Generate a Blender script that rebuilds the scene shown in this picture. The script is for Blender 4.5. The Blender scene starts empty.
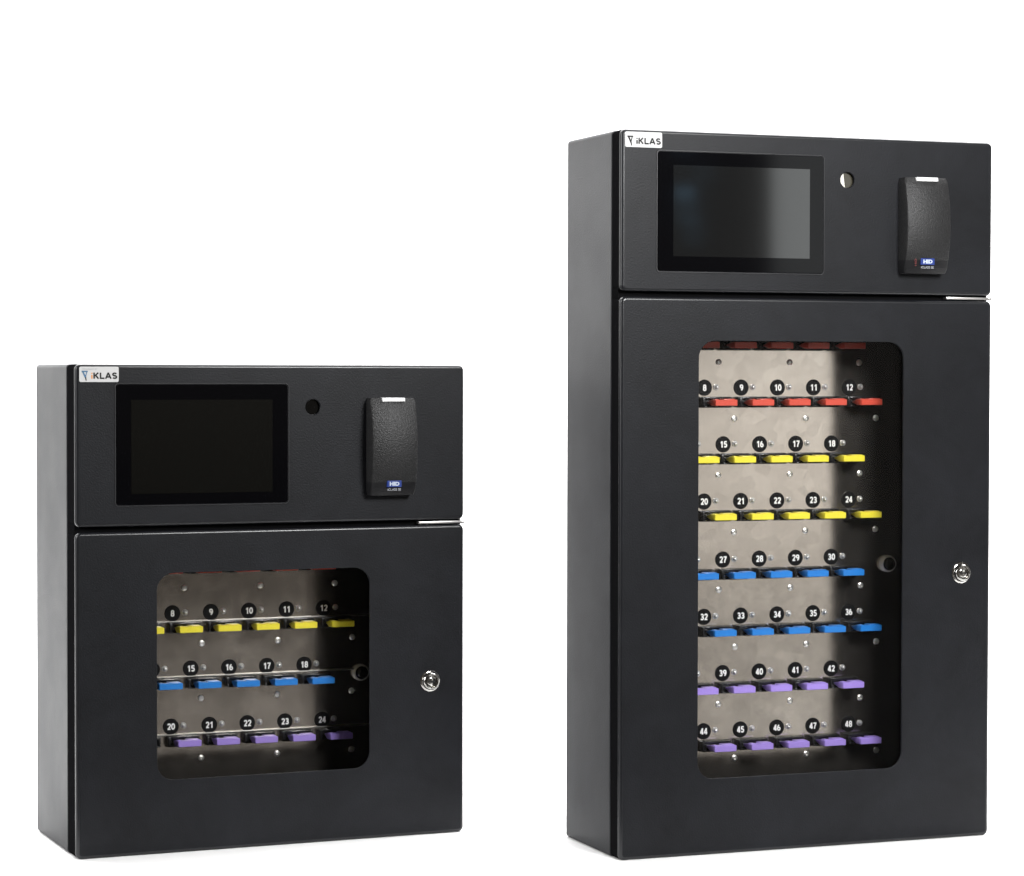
import bpy, bmesh, math, random
from mathutils import Matrix, Vector
random.seed(4)
scene = bpy.context.scene
COL = scene.collection

# ------------------------------------------------------------------ materials
def new_mat(name):
    m = bpy.data.materials.new(name); m.use_nodes = True
    return m, m.node_tree, m.node_tree.nodes['Principled BSDF']

def simple(name, col, rough=.5, metal=0., spec=.5, bump=0., bscale=400., var=0.):
    m, nt, p = new_mat(name)
    p.inputs['Base Color'].default_value = (*col, 1)
    p.inputs['Roughness'].default_value = rough
    p.inputs['Metallic'].default_value = metal
    p.inputs['Specular IOR Level'].default_value = spec
    if bump or var:
        tc = nt.nodes.new('ShaderNodeTexCoord')
        n = nt.nodes.new('ShaderNodeTexNoise')
        n.inputs['Scale'].default_value = bscale; n.inputs['Detail'].default_value = 3
        nt.links.new(tc.outputs['Object'], n.inputs['Vector'])
        if bump:
            b = nt.nodes.new('ShaderNodeBump')
            b.inputs['Strength'].default_value = bump; b.inputs['Distance'].default_value = .0006
            nt.links.new(n.outputs['Fac'], b.inputs['Height'])
            nt.links.new(b.outputs['Normal'], p.inputs['Normal'])
        if var:
            mr = nt.nodes.new('ShaderNodeMapRange')
            mr.inputs['To Min'].default_value = 1 - var; mr.inputs['To Max'].default_value = 1 + var
            mx = nt.nodes.new('ShaderNodeVectorMath'); mx.operation = 'SCALE'
            mx.inputs[0].default_value = col
            nt.links.new(n.outputs['Fac'], mr.inputs['Value'])
            nt.links.new(mr.outputs['Result'], mx.inputs['Scale'])
            nt.links.new(mx.outputs['Vector'], p.inputs['Base Color'])
    return m

def powder(name, col, rough, sp=.19, bmp=.5):
    """black powder coat: fine orange peel, slightly uneven gloss"""
    m, nt, p = new_mat(name)
    p.inputs['Base Color'].default_value = (*col, 1)
    p.inputs['Specular IOR Level'].default_value = sp
    tc = nt.nodes.new('ShaderNodeTexCoord')
    n = nt.nodes.new('ShaderNodeTexNoise'); n.inputs['Scale'].default_value = 520; n.inputs['Detail'].default_value = 2
    n2 = nt.nodes.new('ShaderNodeTexNoise'); n2.inputs['Scale'].default_value = 14; n2.inputs['Detail'].default_value = 6
    for a in (n, n2): nt.links.new(tc.outputs['Object'], a.inputs['Vector'])
    mr = nt.nodes.new('ShaderNodeMapRange')
    mr.inputs['From Min'].default_value = .3; mr.inputs['From Max'].default_value = .7
    mr.inputs['To Min'].default_value = rough - .022; mr.inputs['To Max'].default_value = rough + .028
    nt.links.new(n2.outputs['Fac'], mr.inputs['Value']); nt.links.new(mr.outputs['Result'], p.inputs['Roughness'])
    # faint handling marks and uneven coat in the pigment itself
    n3 = nt.nodes.new('ShaderNodeTexNoise'); n3.inputs['Scale'].default_value = 9; n3.inputs['Detail'].default_value = 9; n3.inputs['Roughness'].default_value = .7; n3.inputs['Distortion'].default_value = .6
    nt.links.new(tc.outputs['Object'], n3.inputs['Vector'])
    m3 = nt.nodes.new('ShaderNodeMapRange'); m3.inputs['From Min'].default_value = .3; m3.inputs['From Max'].default_value = .75
    m3.inputs['To Min'].default_value = .65; m3.inputs['To Max'].default_value = 1.5
    s3 = nt.nodes.new('ShaderNodeVectorMath'); s3.operation = 'SCALE'; s3.inputs[0].default_value = col
    nt.links.new(n3.outputs['Fac'], m3.inputs['Value']); nt.links.new(m3.outputs['Result'], s3.inputs['Scale']); nt.links.new(s3.outputs['Vector'], p.inputs['Base Color'])
    b = nt.nodes.new('ShaderNodeBump'); b.inputs['Strength'].default_value = bmp; b.inputs['Distance'].default_value = .0004
    nt.links.new(n.outputs['Fac'], b.inputs['Height']); nt.links.new(b.outputs['Normal'], p.inputs['Normal'])
    return m

def galv(name, tint, r0):
    """galvanised steel back plate"""
    m, nt, p = new_mat(name)
    p.inputs['Metallic'].default_value = .978
    tc = nt.nodes.new('ShaderNodeTexCoord')
    n = nt.nodes.new('ShaderNodeTexNoise'); n.inputs['Scale'].default_value = 22; n.inputs['Detail'].default_value = 7; n.inputs['Roughness'].default_value = .62
    v = nt.nodes.new('ShaderNodeTexVoronoi'); v.inputs['Scale'].default_value = 75
    for a in (n, v): nt.links.new(tc.outputs['Object'], a.inputs['Vector'])
    cr = nt.nodes.new('ShaderNodeValToRGB')
    cr.color_ramp.elements[0].position = .3; cr.color_ramp.elements[1].position = .72
    cr.color_ramp.elements[0].color = (*[c * .84 for c in tint], 1)
    cr.color_ramp.elements[1].color = (*[min(1, c * 1.08) for c in tint], 1)
    nt.links.new(n.outputs['Fac'], cr.inputs['Fac'])
    sep = nt.nodes.new('ShaderNodeSeparateColor'); nt.links.new(v.outputs['Color'], sep.inputs['Color'])
    mr2 = nt.nodes.new('ShaderNodeMapRange'); mr2.inputs['To Min'].default_value = .92; mr2.inputs['To Max'].default_value = 1.04
    nt.links.new(sep.outputs['Red'], mr2.inputs['Value'])
    sc = nt.nodes.new('ShaderNodeVectorMath'); sc.operation = 'SCALE'
    nt.links.new(cr.outputs['Color'], sc.inputs[0]); nt.links.new(mr2.outputs['Result'], sc.inputs['Scale'])
    nt.links.new(sc.outputs['Vector'], p.inputs['Base Color'])
    mr = nt.nodes.new('ShaderNodeMapRange'); mr.inputs['To Min'].default_value = r0; mr.inputs['To Max'].default_value = r0 + .14
    nt.links.new(n.outputs['Fac'], mr.inputs['Value']); nt.links.new(mr.outputs['Result'], p.inputs['Roughness'])
    b = nt.nodes.new('ShaderNodeBump'); b.inputs['Strength'].default_value = .05; b.inputs['Distance'].default_value = .001
    nt.links.new(n.outputs['Fac'], b.inputs['Height']); nt.links.new(b.outputs['Normal'], p.inputs['Normal'])
    return m

M = dict(
    paint=powder('black_powder_coat', (.0072, .0078, .0098), .46),
    inner=simple('black_inner_paint', (.012, .012, .013), .55, bump=.3),
    roll=powder('black_powder_coat_bend', (.0072, .0078, .0098), .30, .5, .08),
    edging=simple('matt_black_edging', (.006, .006, .0065), 1., spec=0.),  # shade put into the colour of flanges and the divider shelf
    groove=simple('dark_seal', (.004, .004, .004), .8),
    plate=galv('galvanised_plate', (.66, .61, .55), .10),
    steel=simple('bare_steel', (.62, .61, .60), .38, 1.),
    chrome=simple('chrome', (.46, .45, .43), .13, 1., bump=.1, bscale=150),
    socket=simple('black_socket_plastic', (.009, .009, .01), .26, bump=.12, bscale=300),
    disc=simple('black_disc', (.0045, .0045, .005), .5, spec=.12),
    white_print=simple('white_print', (.82, .82, .80), .5),
    screen_frame=simple('gloss_black_glass', (.0018, .0018, .0024), .06, spec=.2),
    display_tall=simple('grey_display', (.004, .0045, .005), .055, spec=1.),
    display=simple('dark_display', (.0035, .0035, .003), .10, spec=.5),
    rim=simple('screen_rim', (.022, .022, .024), .35),
    reader=simple('textured_black_plastic', (.016, .016, .0165), .42, spec=.3, bump=1., bscale=620, var=.95),
    reader_low=simple('smooth_black_plastic', (.009, .009, .010), .42, spec=.25, bump=.2, bscale=600),
    light_bar=simple('white_translucent_bar', (.85, .85, .85), .3),
    badge_print=simple('pale_blue_print', (.50, .56, .66), .5), dim_print=simple('dim_print', (.26, .27, .29), .5), blue_badge=simple('blue_badge', (.006, .030, .20), .35),
    red_print=simple('red_print', (.16, .02, .02), .5),
    sticker=simple('white_sticker', (.60, .60, .60), .55, spec=.3),
    ink=simple('dark_grey_ink', (.018, .018, .018), .6, spec=.2),
    faint_ink=simple('pale_grey_ink', (.36, .37, .39), .5),
    logo_blue=simple('blue_ink', (.07, .17, .30), .5),
    logo_orange=simple('orange_ink', (.70, .30, .10), .5),
    lens=simple('dark_lens', (.003, .003, .003), .04), lens_brown=simple('brown_lens', (.055, .05, .036), .15),
    backdrop=simple('white_seamless_paper', (.88, .88, .88), .9, spec=.2),
    red=simple('red_plastic', (.62, .075, .045), .32, bump=.1, bscale=250, var=.06),
    yellow=simple('yellow_plastic', (.83, .72, .045), .32, bump=.1, bscale=250, var=.06),
    blue=simple('blue_plastic', (.018, .20, .62), .30, bump=.1, bscale=250, var=.06),
    purple=simple('purple_plastic', (.36, .25, .72), .34, bump=.1, bscale=250, var=.06),
)
def pane_material():
    m = bpy.data.materials.new('clear_acrylic'); m.use_nodes = True
    nt = m.node_tree; nt.nodes.clear()
    out = nt.nodes.new('ShaderNodeOutputMaterial'); mix = nt.nodes.new('ShaderNodeMixShader')
    t = nt.nodes.new('ShaderNodeBsdfTransparent'); g = nt.nodes.new('ShaderNodeBsdfGlossy')
    t.inputs['Color'].default_value = (.985, .985, .985, 1)
    g.inputs['Roughness'].default_value = .02; g.inputs['Color'].default_value = (1, 1, 1, 1)
    fr = nt.nodes.new('ShaderNodeFresnel'); fr.inputs['IOR'].default_value = 1.12
    nt.links.new(fr.outputs[0], mix.inputs[0]); nt.links.new(t.outputs[0], mix.inputs[1])
    nt.links.new(g.outputs[0], mix.inputs[2]); nt.links.new(mix.outputs[0], out.inputs[0])
    return m
M['pane'] = pane_material()
M['eye_glass'] = simple('mirror_lens', (.80, .76, .66), .05, 1.)

# ------------------------------------------------------------------ mesh helpers
def link(name, bm, mats, parent=None, loc=(0, 0, 0), smooth=30, wn=False):
    me = bpy.data.meshes.new(name); bm.to_mesh(me); bm.free()
    for m in (mats if isinstance(mats, (list, tuple)) else [mats]): me.materials.append(m)
    if smooth:
        for p in me.polygons: p.use_smooth = True
        me.set_sharp_from_angle(angle=math.radians(smooth))
    o = bpy.data.objects.new(name, me); COL.objects.link(o)
    o.location = loc
    if parent: o.parent = parent
    if wn:
        w = o.modifiers.new('wn', 'WEIGHTED_NORMAL'); w.keep_sharp = True; w.weight = 90
    return o

def box(bm, x0, x1, y0, y1, z0, z1, bev=0., seg=2, mi=0):
    r = bmesh.ops.create_cube(bm, size=1)
    vs = r['verts']
    for v in vs:
        v.co = Vector(((x0 + x1) / 2 + v.co.x * (x1 - x0), (y0 + y1) / 2 + v.co.y * (y1 - y0), (z0 + z1) / 2 + v.co.z * (z1 - z0)))
    fs = {f for v in vs for f in v.link_faces}
    if bev:
        es = list({e for v in vs for e in v.link_edges})
        b = bmesh.ops.bevel(bm, geom=es, offset=bev, segments=seg, profile=.5, affect='EDGES')
        fs = {f for f in fs if f.is_valid} | set(b['faces'])
    for f in fs: f.material_index = mi
    return vs

def rrect(x0, x1, z0, z1, r, n=6):
    """rounded rectangle outline, counter-clockwise seen from -y"""
    pts = []
    for cx, cz, a0 in ((x1 - r, z0 + r, -90), (x1 - r, z1 - r, 0), (x0 + r, z1 - r, 90), (x0 + r, z0 + r, 180)):
        for i in range(n + 1):
            a = math.radians(a0 + 90 * i / n); pts.append((cx + r * math.cos(a), cz + r * math.sin(a)))
    return pts

def circle(cx, cz, r, n=28):
    return [(cx + r * math.cos(2 * math.pi * i / n), cz + r * math.sin(2 * math.pi * i / n)) for i in range(n)]

def ring(bm, pts, y): return [bm.verts.new((x, y, z)) for x, z in pts]
def bridge(bm, a, b, mi=0):
    n = len(a); fs = []
    for i in range(n):
        f = bm.faces.new((a[i], a[(i + 1) % n], b[(i + 1) % n], b[i])); f.material_index = mi; fs.append(f)
    return fs
def fill(bm, loops, mi=0):
    es = set()
    for l in loops:
        n = len(l)
        for i in range(n):
            e = bm.edges.get((l[i], l[(i + 1) % n])) or bm.edges.new((l[i], l[(i + 1) % n])); es.add(e)
    r = bmesh.ops.triangle_fill(bm, edges=list(es), use_beauty=True)
    for g in r['geom']:
        if isinstance(g, bmesh.types.BMFace): g.material_index = mi

def tray(x0, x1, z0, z1, depth, r, R, holes, t=.0025, edge_mi=1):
    """folded sheet-metal front: rolled edges, side flanges and openings"""
    bm = bmesh.new(); prev = None
    for i in range(7):
        a = math.radians(90 * i / 6)
        d = r * (1 - math.sin(a)); y = r * (1 - math.cos(a))
        cur = ring(bm, rrect(x0 + d, x1 - d, z0 + d, z1 - d, max(R - d, .0008)), y)
        if prev is None: first = cur
        else: bridge(bm, prev, cur, 2)
        prev = cur
    o2 = ring(bm, rrect(x0, x1, z0, z1, R), depth)
    o3 = ring(bm, rrect(x0 + t, x1 - t, z0 + t, z1 - t, max(R - t, .0008)), depth)
    o4 = ring(bm, rrect(x0 + t, x1 - t, z0 + t, z1 - t, max(R - t, .0008)), t)
    o1 = ring(bm, rrect(x0, x1, z0, z1, R), r + .0012)
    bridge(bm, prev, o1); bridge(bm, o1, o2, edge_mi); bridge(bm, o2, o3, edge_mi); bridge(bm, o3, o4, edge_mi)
    fl, bl = [first], [o4]
    for h in holes:
        e = .0006
        cx = sum(p[0] for p in h) / len(h); cz = sum(p[1] for p in h) / len(h)
        def grow(k): return [(cx + (x - cx) * (1 + k / max(abs(x - cx), abs(z - cz), .004)), cz + (z - cz) * (1 + k / max(abs(x - cx), abs(z - cz), .004))) for x, z in h]
        a = ring(bm, grow(e), 0); a2 = ring(bm, h, e); b = ring(bm, h, t)
        bridge(bm, a, a2); bridge(bm, a2, b); fl.append(a); bl.append(b)
    fill(bm, fl); fill(bm, bl)
    bmesh.ops.recalc_face_normals(bm, faces=bm.faces)
    return bm

def lathe(bm, prof, cx, cz, n=32, mi=0, cap=True):
    """revolve (radius, y) about an axis along y through (cx, cz)"""
    prev = None
    for r, y in prof:
        cur = ring(bm, circle(cx, cz, r, n), y)
        if prev: bridge(bm, prev, cur, mi)
        prev = cur
    if cap:
        f = bm.faces.new(prev); f.material_index = mi
    return prev

def text_into(bm, body, cx, cz, y, size, mi=1, bold=.0, width=None, align='CENTER', rot=0):
    cu = bpy.data.curves.new('t', 'FONT'); cu.body = body; cu.size = size; cu.offset = bold
    cu.align_x = align; cu.align_y = 'CENTER'; cu.resolution_u = 3
    ob = bpy.data.objects.new('t', cu); COL.objects.link(ob)
    dg = bpy.context.evaluated_depsgraph_get(); dg.update()
    me = bpy.data.meshes.new_from_object(ob.evaluated_get(dg))
    xs = [v.co.x for v in me.vertices]; zs = [v.co.y for v in me.vertices]
    mx, mz = (min(xs) + max(xs)) / 2, (min(zs) + max(zs)) / 2
    s = 1 if width is None else width / (max(xs) - min(xs))
    ca, sa = math.cos(rot), math.sin(rot)
    tb = bmesh.new(); tb.from_mesh(me)
    vm = {}
    for v in tb.verts:
        a, b = (v.co.x - mx) * s, (v.co.y - mz)
        vm[v] = bm.verts.new((cx + a * ca - b * sa, y, cz + a * sa + b * ca))
    for f in tb.faces:
        try:
            g = bm.faces.new([vm[v] for v in f.verts]); g.material_index = mi
        except ValueError: pass
    tb.free(); bpy.data.objects.remove(ob); bpy.data.curves.remove(cu); bpy.data.meshes.remove(me)

def arc(cx, cz, rx, rz, a0, a1, n=8):
    return [(cx + rx * math.cos(math.radians(a0 + (a1 - a0) * i / n)), cz + rz * math.sin(math.radians(a0 + (a1 - a0) * i / n))) for i in range(n + 1)]
# bold grotesque glyphs drawn as strokes in a box 1 high; (width, [stroke, ...])
G = {
 '0': (.62, [arc(.31, .5, .215, .42, 90, 450, 20)]),
 '1': (.62, [[(.12, .72), (.26, .78), (.36, .93)], [(.38, 0), (.38, 1.0)]]),
 '2': (.62, [arc(.31, .69, .20, .23, 170, -30, 9) + [(.30, .28), (.12, .085)], [(.06, .085), (.56, .085)]]),
 '3': (.62, [arc(.29, .71, .19, .205, 155, -80, 9), arc(.30, .29, .215, .205, 85, -160, 9), [(.22, .51), (.33, .51)]]),
 '4': (.62, [[(.42, 0), (.42, 1.0)], [(.40, .94), (.09, .33)], [(.03, .27), (.60, .27)]]),
 '5': (.62, [[(.54, .915), (.16, .915)], [(.17, .98), (.125, .50)], arc(.30, .33, .215, .245, 135, -155, 10)]),
 '6': (.62, [arc(.31, .31, .205, .225, 0, 360, 16), arc(.46, .45, .36, .47, 105, 195, 8)]),
 '7': (.62, [[(.06, .915), (.58, .915)], [(.52, .88), (.36, .55), (.27, .25), (.25, 0)]]),
 '8': (.62, [arc(.31, .71, .175, .205, 0, 360, 14), arc(.31, .285, .205, .215, 0, 360, 16)]),
 '9': (.62, [arc(.31, .69, .205, .225, 0, 360, 16), arc(.16, .55, .36, .47, -75, 15, 8)]),
 'K': (.76, [[(.13, 0), (.13, 1)], [(.66, .98), (.22, .46)], [(.30, .58), (.68, .02)]]),
 'L': (.66, [[(.13, 0), (.13, 1)], [(.06, .085), (.64, .085)]]),
 'A': (.82, [[(.07, 0), (.41, .99)], [(.75, 0), (.41, .99)], [(.20, .30), (.62, .30)]]),
 'S': (.72, [arc(.36, .705, .24, .205, 25, 225, 9) + arc(.36, .285, .25, .205, 75, -150, 10)]),
 'i': (.26, [[(.13, 0), (.13, .62)], [(.13, .80), (.13, .97)]]),
}
def glyphs(bm, txt, cx, cz, y, h, mi=1, wt=.17, gap=.05, sx=1.):
    """write txt centred on (cx, cz), h high, facing -y"""
    tot = sum(G[c][0] * sx for c in txt) + gap * (len(txt) - 1)
    x = -tot / 2; k = 0
    for c in txt:
        for st in G[c][1]:
            yy = y - .00002 * k; k += 1
            pts = [Vector((x + px * sx, pz - .5)) for px, pz in st]
            closed = (pts[0] - pts[-1]).length < .01
            n = len(pts); a, b = [], []
            for i, q in enumerate(pts):
                p0 = pts[i - 1] if i > 0 else (pts[-2] if closed else None)
                p1 = pts[i + 1] if i < n - 1 else (pts[1] if closed else None)
                d0 = (q - p0).normalized() if p0 is not None else (p1 - q).normalized()
                d1 = (p1 - q).normalized() if p1 is not None else d0
                t = (d0 + d1).normalized(); nn = Vector((-t.y, t.x)); m = wt / 2 / max(.5, nn.dot(Vector((-d0.y, d0.x))))
                for l, sg in ((a, 1), (b, -1)):
                    w = q + nn * m * sg; l.append(bm.verts.new((cx + w.x * h, yy, cz + w.y * h)))
            for i in range(n - 1):
                f = bm.faces.new((a[i], b[i], b[i + 1], a[i + 1])); f.material_index = mi
        x += G[c][0] * sx + gap

def props(o, label=None, cat=None, group=None, kind=None):
    if label: o['label'] = label
    if cat: o['category'] = cat
    if group: o['group'] = group
    if kind: o['kind'] = kind
    return o
def empty(name, loc, rz):
    o = bpy.data.objects.new(name, None); COL.objects.link(o)
    o.location = loc; o.rotation_euler = (0, 0, rz); o.empty_display_size = .1
    return o

# ------------------------------------------------------------------ shared meshes, built once at their own origin (slot pitch point = disc centre on the plate)
def socket_bm():
    bm = bmesh.new()
    y0, y1 = -.0105, 0.
    box(bm, -.0062, .0325, -.004, y1, -.0230, -.0104, .0006)            # flange on the plate
    box(bm, -.0060, -.0026, y0, -.003, -.0226, -.0108, .0007)           # left cheek
    box(bm, .0290, .0322, y0 + .003, -.003, -.0226, -.0108, .0007)      # right cheek
    box(bm, -.0027, .0291, y0 + .001, -.003, -.0129, -.0107, .0005)     # upper lip
    box(bm, -.0027, .0291, y0 + .001, -.003, -.0228, -.0208, .0005)     # lower lip
    return bm
def tag_bm():
    """plastic key tag: thin blade in the socket, wide grip facing the door, shoulder on top"""
    bm = bmesh.new()
    zc = -.0170
    # sections along depth: (y, half height, x0, x1)
    secs = [(-.0035, .0010, .002, .024), (-.0095, .0014, .0008, .0262), (-.0140, .0024, .0004, .0276),
            (-.0190, .0035, -.0004, .0284), (-.0285, .0036, .0006, .0286), (-.0293, .0031, .0012, .0281)]
    prev = None
    for y, h, x0, x1 in secs:
        cur = ring(bm, rrect(x0, x1, zc - h, zc + h, min(h * .4, .0011), 3), y)
        if prev: bridge(bm, prev, cur)
        else: fill(bm, [cur])
        prev = cur
    fill(bm, [prev])
    box(bm, .0125, .0270, -.0265, -.0150, zc + .0030, zc + .0044, .0007)  # raised thumb rest
    box(bm, .0015, .0065, -.0255, -.0190, zc + .0030, zc + .0041, .0005)
    bmesh.ops.recalc_face_normals(bm, faces=bm.faces)
    return bm
TAG_ME, SOCK_ME = {}, None
def mesh_of(bm, mat, name, smooth=35):
    o = link(name, bm, mat, smooth=smooth); me = o.data; bpy.data.objects.remove(o); return me
SOCK_ME = mesh_of(socket_bm(), M['socket'], 'key_socket')
for c in ('red', 'yellow', 'blue', 'purple'): TAG_ME[c] = mesh_of(tag_bm(), M[c], 'key_tag_' + c)
def led_bm():
    bm = bmesh.new()
    lathe(bm, [(.0036, 0), (.0036, -.0007), (.0030, -.0012), (.0026, -.0012), (.0024, -.0008)], 0, 0, 20, 0, False)
    lathe(bm, [(.0024, -.0008), (.0023, -.0020), (.0017, -.0031), (.0008, -.0037), (.0002, -.0038)], 0, 0, 20, 0)
    bmesh.ops.recalc_face_normals(bm, faces=bm.faces); return bm
LED_ME = mesh_of(led_bm(), simple('clear_lamp_dome', (.80, .80, .78), .16, .65), 'indicator_lamp')
def screw_bm():
    bm = bmesh.new()
    lathe(bm, [(.0037, 0), (.0036, -.0007), (.0029, -.0012), (.0016, -.0014)], 0, 0, 18, 0, False)
    lathe(bm, [(.0016, -.0015), (.0015, -.0006), (.0002, -.0006)], 0, 0, 18, 0)
    bmesh.ops.recalc_face_normals(bm, faces=bm.faces); return bm
SCREW_ME = mesh_of(screw_bm(), simple('zinc_screw', (.74, .73, .70), .36, .93), 'plate_screw')
def inst(name, me, parent, loc):
    o = bpy.data.objects.new(name, me); COL.objects.link(o); o.parent = parent; o.location = loc
    return o

# ------------------------------------------------------------------ one cabinet
def cabinet(P):
    W, D, H, g, bf, dp = P['W'], P['D'], P['H'], P['g'], P['bf'], P['dp']
    root = empty('key_cabinet', (P['x'], P['y'], 0), P['psi'])
    props(root, P['label'], 'key cabinet', 'black key cabinets')
    # body: folded steel box, open to the front
    bm = bmesh.new()
    outer = [(0, 0), (W, 0), (W, H), (0, H)]
    def shell(inset, y): return ring(bm, rrect(inset, W - inset, inset, H - inset, .0045), y)
    a = shell(.0022, bf); a1 = shell(.0006, bf + .0008); b = shell(0, bf + .0024); c = shell(0, D - .004); c2 = shell(.0012, D - .0012); d = shell(.004, D)
    bridge(bm, a, a1); bridge(bm, a1, b); bridge(bm, b, c); bridge(bm, c, c2); bridge(bm, c2, d); fill(bm, [d])
    i0 = shell(.014, bf); i1 = shell(.014, bf + .002); i2 = shell(.003, bf + .002); i3 = shell(.003, D - .003)
    bridge(bm, a, i0); bridge(bm, i0, i1, 1); bridge(bm, i1, i2, 1); bridge(bm, i2, i3, 1); fill(bm, [i3], 1)
    bmesh.ops.recalc_face_normals(bm, faces=bm.faces)
    body = link('body', bm, [M['paint'], M['inner']], root, wn=True)
    # shelf, blackened to stand for shade in the gap, and gasket
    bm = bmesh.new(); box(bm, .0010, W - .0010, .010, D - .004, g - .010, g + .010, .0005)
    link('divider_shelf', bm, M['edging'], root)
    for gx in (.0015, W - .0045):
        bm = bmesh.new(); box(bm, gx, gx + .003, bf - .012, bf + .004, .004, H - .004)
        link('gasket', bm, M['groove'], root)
    # fascia
    hx, hz = P['hole']
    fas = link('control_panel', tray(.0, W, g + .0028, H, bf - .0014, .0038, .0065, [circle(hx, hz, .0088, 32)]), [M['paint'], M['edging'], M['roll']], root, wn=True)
    # camera eye set back in the round hole
    bm = bmesh.new()
    lathe(bm, [(.0125, .0026), (.0125, .0045), (.0105, .0045)], hx, hz, 32, 0, False)
    lathe(bm, [(.0105, .0045), (.0002, .0045)], hx, hz, 32, 1)
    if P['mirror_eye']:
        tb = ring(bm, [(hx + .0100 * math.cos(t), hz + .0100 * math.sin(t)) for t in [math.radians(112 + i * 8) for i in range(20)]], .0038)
        f = bm.faces.new(tb); f.material_index = 2  # pale crescent paints a reflection in the lens glass
    bmesh.ops.recalc_face_normals(bm, faces=bm.faces)
    link('camera_eye', bm, [M['groove'], M['lens_brown'] if P['mirror_eye'] else M['lens'], M['eye_mirror']], fas)
    # touch screen
    sx0, sx1, sz0, sz1 = P['screen']
    bm = bmesh.new()
    a = ring(bm, rrect(sx0 - .0017, sx1 + .0017, sz0 - .0017, sz1 + .0015, .0045), -.0002)
    b = ring(bm, rrect(sx0 - .0014, sx1 + .0014, sz0 - .0014, sz1 + .0013, .0042), -.0011)
    c = ring(bm, rrect(sx0 - .0009, sx1 + .0009, sz0 - .0009, sz1 + .0009, .0036), -.0011)
    c2 = ring(bm, rrect(sx0 - .0009, sx1 + .0009, sz0 - .0009, sz1 + .0009, .0036), -.0003)
    bridge(bm, a, b); bridge(bm, b, c); bridge(bm, c, c2)
    bmesh.ops.recalc_face_normals(bm, faces=bm.faces)
    scr = link('touch_screen', bm, M['rim'], fas)
    bm = bmesh.new()
    a = ring(bm, rrect(sx0, sx1, sz0, sz1, .0032), -.0003); b = ring(bm, rrect(sx0 + .0004, sx1 - .0004, sz0 + .0004, sz1 - .0004, .003), -.0008)
    bridge(bm, a, b); fill(bm, [b]); bmesh.ops.recalc_face_normals(bm, faces=bm.faces)
    link('bezel_glass', bm, M['screen_frame'], scr, wn=True)
    dx0, dx1, dz0, dz1 = P['display']
    bm = bmesh.new(); box(bm, dx0, dx1, -.00105, -.0006, dz0, dz1)
    link('display', bm, M['display_tall'] if P['mirror_eye'] else M['display'], scr, smooth=0)
    # card reader: arched face on a straight base
    rx0, rx1, rz0, rz1 = P['reader']
    bm = bmesh.new()
    n = 22; rows = []
    for i in range(n + 1):
        t = i / n; z = rz0 + (rz1 - rz0) * t
        th = .0145 + .0085 * math.sin(math.pi * min(1, max(0, (t - .02) / .96))) ** .8
        if t < .145: th -= .0006
        ed = .0012 if i in (0, n) else 0
        th -= ed
        prof = [(rx0 + ed, -.0004), (rx0 + ed, -th + .002), (rx0 + .0006 + ed, -th + .0006), (rx0 + .0020 + ed, -th),
                (rx1 - .0020 - ed, -th), (rx1 - .0006 - ed, -th + .0006), (rx1 - ed, -th + .002), (rx1 - ed, -.0004)]
        rows.append([bm.verts.new((x, y, z)) for x, y in prof])
    for i in range(n):
        for j in range(7):
            f = bm.faces.new((rows[i][j], rows[i][j + 1], rows[i + 1][j + 1], rows[i + 1][j]))
            f.material_index = 1 if (i + .5) / n < .145 else 0
    bm.faces.new(rows[0]); bm.faces.new(rows[-1])
    bmesh.ops.recalc_face_normals(bm, faces=bm.faces)
    rd = link('card_reader', bm, [M['reader'], M['reader_low']], fas, smooth=40)
    rw = rx1 - rx0
    bm = bmesh.new(); box(bm, rx0 + rw * .255, rx0 + rw * .75, -.0172, -.010, rz1 - .0042, rz1 + .0002, .0006)
    link('light_bar', bm, M['light_bar'], rd)
    lx, lz = rx0 + rw * .50, rz0 + .0135
    bm = bmesh.new(); yb = -.0190
    box(bm, lx - .0088, lx + .0088, yb, yb + .005, lz - .0037, lz + .0037, .0004, mi=0)
    text_into(bm, 'HID', lx, lz, yb - .0002, .0058, 1, .00030, width=.0118)
    bl = link('badge', bm, [M['blue_badge'], M['badge_print']], rd, smooth=0)
    bm = bmesh.new(); text_into(bm, 'iCLASS SE', lx, lz - .0066, -.0180, .0036, 0, .0001, width=.0165)
    link('lettering', bm, M['dim_print'], rd, smooth=0)
    if P['mirror_eye']:
        bm = bmesh.new(); text_into(bm, 'HID', lx - .0155, lz - .001, -.0185, .0036, 0, .0, width=.008, rot=math.pi / 2)
        link('red_marking', bm, M['red_print'], rd, smooth=0)
    # maker's sticker
    tx0, tx1, tz0, tz1 = .0046, .0487, H - .0199, H - .0030
    bm = bmesh.new(); a = ring(bm, rrect(tx0, tx1, tz0, tz1, .0018), -.0001); b = ring(bm, rrect(tx0, tx1, tz0, tz1, .0018), -.0004)
    bridge(bm, a, b); fill(bm, [b]); y = -.00055
    cz = tz0 + .0070
    glyphs(bm, 'KLAS', tx0 + .0290, cz, y, .0068, 1, .24, .08, 1.27)
    glyphs(bm, 'i', tx0 + .0140, cz, y, .0068, 4 if not P['mirror_eye'] else 1, .25)
    text_into(bm, 'POWERED BY', tx0 + .0120, tz1 - .0028, y, .0022, 3, 0, width=.0165)
    # emblem: open kite with a tail
    def poly(pts, mi):
        f = bm.faces.new([bm.verts.new((tx0 + px, y, cz + pz)) for px, pz in pts]); f.material_index = mi
    bl_i = 2 if not P['mirror_eye'] else 1
    poly([(.0026, .0038), (.0026, .0054), (.0094, .0054), (.0094, .0038)], bl_i)
    poly([(.0024, .0052), (.0044, .0052), (.0078, -.0016), (.0062, -.0026)], bl_i)
    poly([(.0090, .0050), (.0078, .0046), (.0064, -.0010), (.0074, -.0014)], bl_i)
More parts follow.
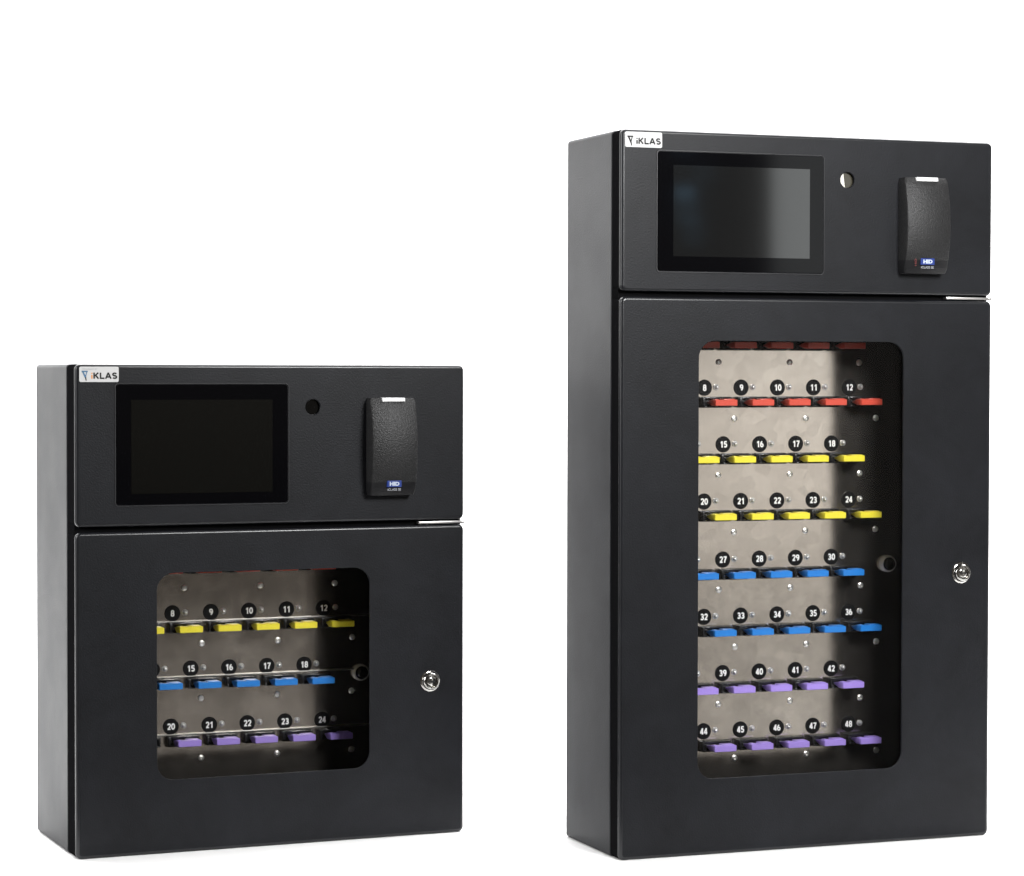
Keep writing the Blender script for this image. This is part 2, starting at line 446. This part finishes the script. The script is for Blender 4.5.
    poly([(.0062, -.0018), (.0076, -.0018), (.0082, -.0054), (.0070, -.0054)], 1)
    bmesh.ops.recalc_face_normals(bm, faces=[f for f in bm.faces if f.material_index == 0])
    link('sticker', bm, [M['sticker'], M['ink'], M['logo_blue'], M['faint_ink'], M['logo_orange']], fas, smooth=0)
    # door with window
    wx0, wx1, wz0, wz1 = P['window']
    lkx, lkz = P['lock']
    dh = g - .0028
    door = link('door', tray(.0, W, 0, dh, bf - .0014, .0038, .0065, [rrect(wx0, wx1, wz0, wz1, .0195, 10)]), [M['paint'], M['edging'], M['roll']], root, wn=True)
    bm = bmesh.new()
    a = ring(bm, rrect(wx0 - .012, wx1 + .012, wz0 - .012, wz1 + .012, .02), .0027); b = ring(bm, rrect(wx0 - .012, wx1 + .012, wz0 - .012, wz1 + .012, .02), .0051)
    fill(bm, [a]); bridge(bm, a, b); fill(bm, [b]); bmesh.ops.recalc_face_normals(bm, faces=bm.faces)
    link('window_pane', bm, M['pane'], door, smooth=0)
    # lock: flange, domed barrel, rotor with key slot, tail inside
    bm = bmesh.new()
    lathe(bm, [(.0122, .0), (.0122, -.0009), (.0112, -.0017), (.0104, -.0019), (.0102, -.0045), (.0096, -.0062), (.0084, -.0070), (.0072, -.0068), (.0066, -.0058), (.0064, -.0040)], lkx, lkz, 40, 0, False)
    lathe(bm, [(.0064, -.0040), (.0058, -.0052), (.0040, -.0060), (.0002, -.0062)], lkx, lkz, 40, 0)
    box(bm, lkx - .0042, lkx + .0042, -.0066, -.0050, lkz - .0009, lkz + .0009, mi=1)
    lathe(bm, [(.0088, .0026), (.0088, .0240), (.0078, .0252), (.0048, .0252), (.0046, .0236)], lkx, lkz, 32, 0, False)
    lathe(bm, [(.0047, .0238), (.0002, .0238)], lkx, lkz, 32, 1)
    bmesh.ops.recalc_face_normals(bm, faces=bm.faces)
    lk = link('lock', bm, [M['chrome'], M['groove']], door, smooth=40)
    # bare strip in the gap
    bm = bmesh.new(); box(bm, P['strip'], W - .0002, .0008, .0120, g - .0016, g + .0012, .0004)
    box(bm, W - .0040, W + .0003, .0002, .0160, g - .0021, g + .0017, .0006)
    link('metal_strip', bm, M['steel'], root)
    # back plate with sockets
    plate_bm = bmesh.new(); box(plate_bm, .006, W - .006, dp, dp + .0015, .012, g - .012)
    plate = link('key_plate', plate_bm, M['plate'], root, smooth=0)
    if P['rails']:
        for (r0, z) in enumerate([q[0] for q in P['rows']]):
            bm = bmesh.new(); box(bm, .012, W - .012, dp - .0042, dp, z - .0106, z - .0090, .0005)
            link('rail', bm, M['plate_rail'], plate)
    # solid stand-in for the lock back's reflection in the plate
    bx, bz = P['boss']; bm = bmesh.new()
    lathe(bm, [(.0100, dp), (.0100, dp - .004), (.0094, dp - .0065), (.0084, dp - .0074), (.0078, dp - .0068)], bx, bz, 36, 0, False)
    lathe(bm, [(.0078, dp - .0068), (.0072, dp - .0086), (.0050, dp - .0102), (.0022, dp - .0108), (.0002, dp - .0109)], bx, bz, 36, 1)
    bmesh.ops.recalc_face_normals(bm, faces=bm.faces)
    link('latch_boss', bm, [M['boss_chrome'], M['boss_black']], plate, smooth=40)
    k = 0
    for ri, (z, x0, pitch, colour, slope) in enumerate(P['rows']):
        for i in range(6):
            k += 1; x = x0 + i * pitch; zz = z + slope * i
            inst('key_socket', SOCK_ME, plate, (x, dp, zz))
            inst('indicator_lamp', LED_ME, plate, (x + .0148, dp, zz + .0005))
            bm = bmesh.new(); lathe(bm, [(.0094, 0), (.0094, -.0007), (.0090, -.0010), (.0002, -.0010)], 0, 0, 32, 0)
            bmesh.ops.recalc_face_normals(bm, faces=bm.faces)
            glyphs(bm, str(k), 0, 0, -.00115, .0073, 1, .215, .03)
            dsc = link('number_disc', bm, [M['disc'], M['white_print']], plate, (x, dp, zz), smooth=0)
            dsc['label'] = 'black disc printed with white number %d' % k
            if k in P['hidden']: continue
            t = bpy.data.objects.new('key_tag', TAG_ME[colour]); COL.objects.link(t)
            j = random.uniform(-.0006, .0006)
            loc = Matrix.Rotation(P['psi'], 4, 'Z') @ Vector((x, dp + j, zz)) + Vector((P['x'], P['y'], 0))
            t.location = loc; t.rotation_euler = (0, 0, P['psi'])
            if k in P['tag_notes']: lab = P['tag_notes'][k]
            else: lab = '%s key tag under number %d in the %s cabinet' % (colour, k, P['word'])
            props(t, lab, 'key tag', '%s key tags in the %s cabinet' % (colour, P['word']))
    for x, z in P['screws']: inst('plate_screw', SCREW_ME, plate, (x, dp, z))
    return root

M['eye_mirror'] = simple('pale_lens_cover', (.80, .78, .70), .25)  # pale tone standing for a reflection in the lens
M['boss_chrome'] = simple('bright_chrome', (.90, .89, .85), .25, .45)  # this and the next colour the solid lock reflection
M['boss_black'] = simple('gloss_black_cap', (.002, .002, .002), .12)
M['plate_rail'] = simple('bent_steel_rail', (.27, .26, .24), .42, 1.)

PI = math.pi
L = dict(x=-.4788, y=2.8199, psi=.4025, W=.460, D=.1958, H=.5462, g=.3635, bf=.040, dp=.100, word='short',
    label='short black key cabinet on the left, with four rows of key tags',
    hole=(.2743, .4979), mirror_eye=False, screen=(.0458, .2440, .3902, .5236), display=(.0626, .2258, .4025, .5066),
    reader=(.3385, .3938, .3964, .5082), window=(.0918, .3432, .0822, .3135), lock=(.4172, .1792), boss=(.3668, .1808), strip=.4035, rails=True,
    rows=[(.3272, .0670, .0462, 'red', 0), (.2590, .0910, .0460, 'yellow', 0), (.1950, .0668, .0460, 'blue', -.0004), (.1282, .0890, .0460, 'purple', -.0003)],
    screws=[(.172 + i * .0925, .223) for i in range(-1, 3)] + [(.151 + i * .092, .2880) for i in range(-1, 3)] + [(.171 + i * .0925, .159) for i in range(-1, 3)] + [(.171 + i * .0925, .0895) for i in range(-1, 3)],
    hidden={1, 13, 19},
    tag_notes={7: 'cut-off yellow key tag left of number 8 at the short cabinet window edge',
               14: 'blue key tag left of number 15 at the short cabinet window edge'})
R_ = dict(x=.1188, y=2.8205, psi=.4025 - .0442, W=.4664, D=.1614, H=.8046, g=.6242, bf=.026, dp=.088, word='tall',
    label='tall black key cabinet on the right, with eight rows of key tags',
    hole=(.2780, .7560), mirror_eye=True, screen=(.0437, .2470, .6498, .7812), display=(.0622, .2300, .6662, .7666),
    reader=(.3432, .3990, .6512, .7602), window=(.0945, .3515, .0850, .5732), lock=(.4276, .3073), boss=(.3788, .3130), strip=.4072, rails=False,
    rows=[(.5865, .0724, .0466, 'red', 0), (.5205, .0949, .0466, 'red', .0001), (.4554, .0726, .0465, 'yellow', 0), (.3900, .0949, .0466, 'yellow', -.0001),
          (.3226, .0724, .0466, 'blue', 0), (.2572, .0951, .0467, 'blue', 0), (.1915, .0724, .0467, 'purple', 0), (.1252, .0951, .0468, 'purple', 0)],
    screws=[(.1595 + i * .0908, .5500) for i in range(-1, 3)] + [(.1795 + i * .0920, .4850) for i in range(-1, 3)]
         + [(.1595 + i * .0915, .4200) for i in range(-1, 3)] + [(.1795 + i * .0920, .3540) for i in range(-1, 3)]
         + [(.1605 + i * .0920, .2880) for i in range(-1, 3)] + [(.1815 + i * .0920, .2212) for i in range(-1, 3)]
         + [(.1605 + i * .0920, .1556) for i in range(-1, 3)] + [(.1815 + i * .0925, .0925) for i in range(-1, 3)],
    hidden={1, 7, 13, 19, 25, 31, 37, 43}, tag_notes={})
cabinet(L); cabinet(R_)

# ------------------------------------------------------------------ white seamless backdrop (floor sweeping up)
bm = bmesh.new(); xs = [-9, 9]; pr = [(2.70, 0), (4.6, 0)]
for i in range(1, 13):
    a = math.radians(90 * i / 12); pr.append((4.6 + 1.2 * math.sin(a), 1.2 - 1.2 * math.cos(a)))
pr.append((5.8, 5.5))
rows = [[bm.verts.new((x, y, z)) for x in xs] for y, z in pr]
for a, b in zip(rows, rows[1:]): bm.faces.new((a[0], a[1], b[1], b[0]))
bf_ = bmesh.new(); box(bf_, -12, 12, -8, 7, -.06, -.006)
fl = link('floor', bf_, simple('grey_studio_floor', (.07, .066, .062), .24, spec=.7, var=.1, bscale=6), smooth=0); fl['kind'] = 'structure'
bd = link('backdrop', bm, M['backdrop'], smooth=60); bd['kind'] = 'structure'

# ------------------------------------------------------------------ light
def area(name, loc, target, sx, sy, power, col=(1, 1, 1)):
    l = bpy.data.lights.new(name, 'AREA'); l.shape = 'RECTANGLE'; l.size = sx; l.size_y = sy; l.energy = power; l.color = col
    o = bpy.data.objects.new(name, l); COL.objects.link(o); o.location = loc
    o.rotation_euler = (Vector(target) - Vector(loc)).to_track_quat('-Z', 'Y').to_euler(); return o
area('overhead_softbox', (0, 4.3, 3.2), (0, 4.2, 0), 6, 2.2, 330)
area('backdrop_lamp', (0, 3.6, 3.2), (0, 6.2, 1.2), 6, .8, 240)
area('left_rear_softbox', (-2.1, 4.75, 1.25), (.1, 3.0, .6), 1.0, 1.2, 10)  # unseen lamp added to lift the cabinets' left side faces
area('left_front_softbox', (-2.5, 1.3, 1.45), (0, 2.9, .5), .32, 1.6, 72)
area('key_softbox', (.9, 1.7, 1.15), (.1, 2.9, .5), .45, .45, 33)
area('right_softbox', (3.9, .1, .35), (.3, 2.9, .35), 1.6, .72, 3.5, (1, .965, .915))  # unseen lamp added so the tall cabinet's plate mirrors something bright
area('window_light', (4.42, .1, 1.35), (.3, 2.9, .9), 1.62, 1.2, 9.5, (.96, 1, 1))  # unseen lamp added as the grey sheen in the tall screen
area('window_light', (3.36, .1, 1.35), (.3, 2.9, .9), .16, 1.2, .10, (.96, 1, 1))  # dim strip added beside it for the same screen sheen
for k in range(9):  # tiny blue lamps added to suggest a window mirrored in the tall screen
    lx = 2.90 + .075 * random.random() + .03 * (k % 2); lz = .90 + .052 * k + .02 * random.random()
    area('far_window', (lx, .1, lz), (.3, 2.9, lz - .2), .035 + .03 * random.random(), .03 + .05 * random.random(), .0040 * (.3 + random.random()), (.35, .68, 1))
w = bpy.data.worlds.new('World'); scene.world = w; w.use_nodes = True
bg = w.node_tree.nodes['Background']; bg.inputs['Color'].default_value = (.088, .078, .067, 1); bg.inputs['Strength'].default_value = 1

# ------------------------------------------------------------------ camera
p, r, h, f = .0251, .0018, .5366, 2573.2
cp, sp = math.cos(p), math.sin(p); cr, sr = math.cos(r), math.sin(r)
Rx = Matrix(((1, 0, 0), (0, cp, -sp), (0, sp, cp))); Ry = Matrix(((cr, 0, sr), (0, 1, 0), (-sr, 0, cr)))
Q = (Ry @ Rx).transposed()
cx_, cu_, cb_ = Q @ Vector((1, 0, 0)), Q @ Vector((0, 0, 1)), Q @ Vector((0, -1, 0))
cam = bpy.data.cameras.new('camera'); cam.sensor_fit = 'HORIZONTAL'; cam.sensor_width = 36; cam.lens = f * 36 / 1024
cam.clip_start = .05; cam.clip_end = 100
co = bpy.data.objects.new('camera', cam); COL.objects.link(co)
mw = Matrix.Identity(4)
for i in range(3): mw[i][0] = cx_[i]; mw[i][1] = cu_[i]; mw[i][2] = cb_[i]
mw[2][3] = h
co.matrix_world = mw; scene.camera = co
vs = scene.view_settings; vs.view_transform = 'Standard'; vs.look = 'None'; vs.exposure = 0; vs.gamma = 1; vs.use_curve_mapping = False
scene.cycles.max_bounces = 8; scene.cycles.transparent_max_bounces = 12
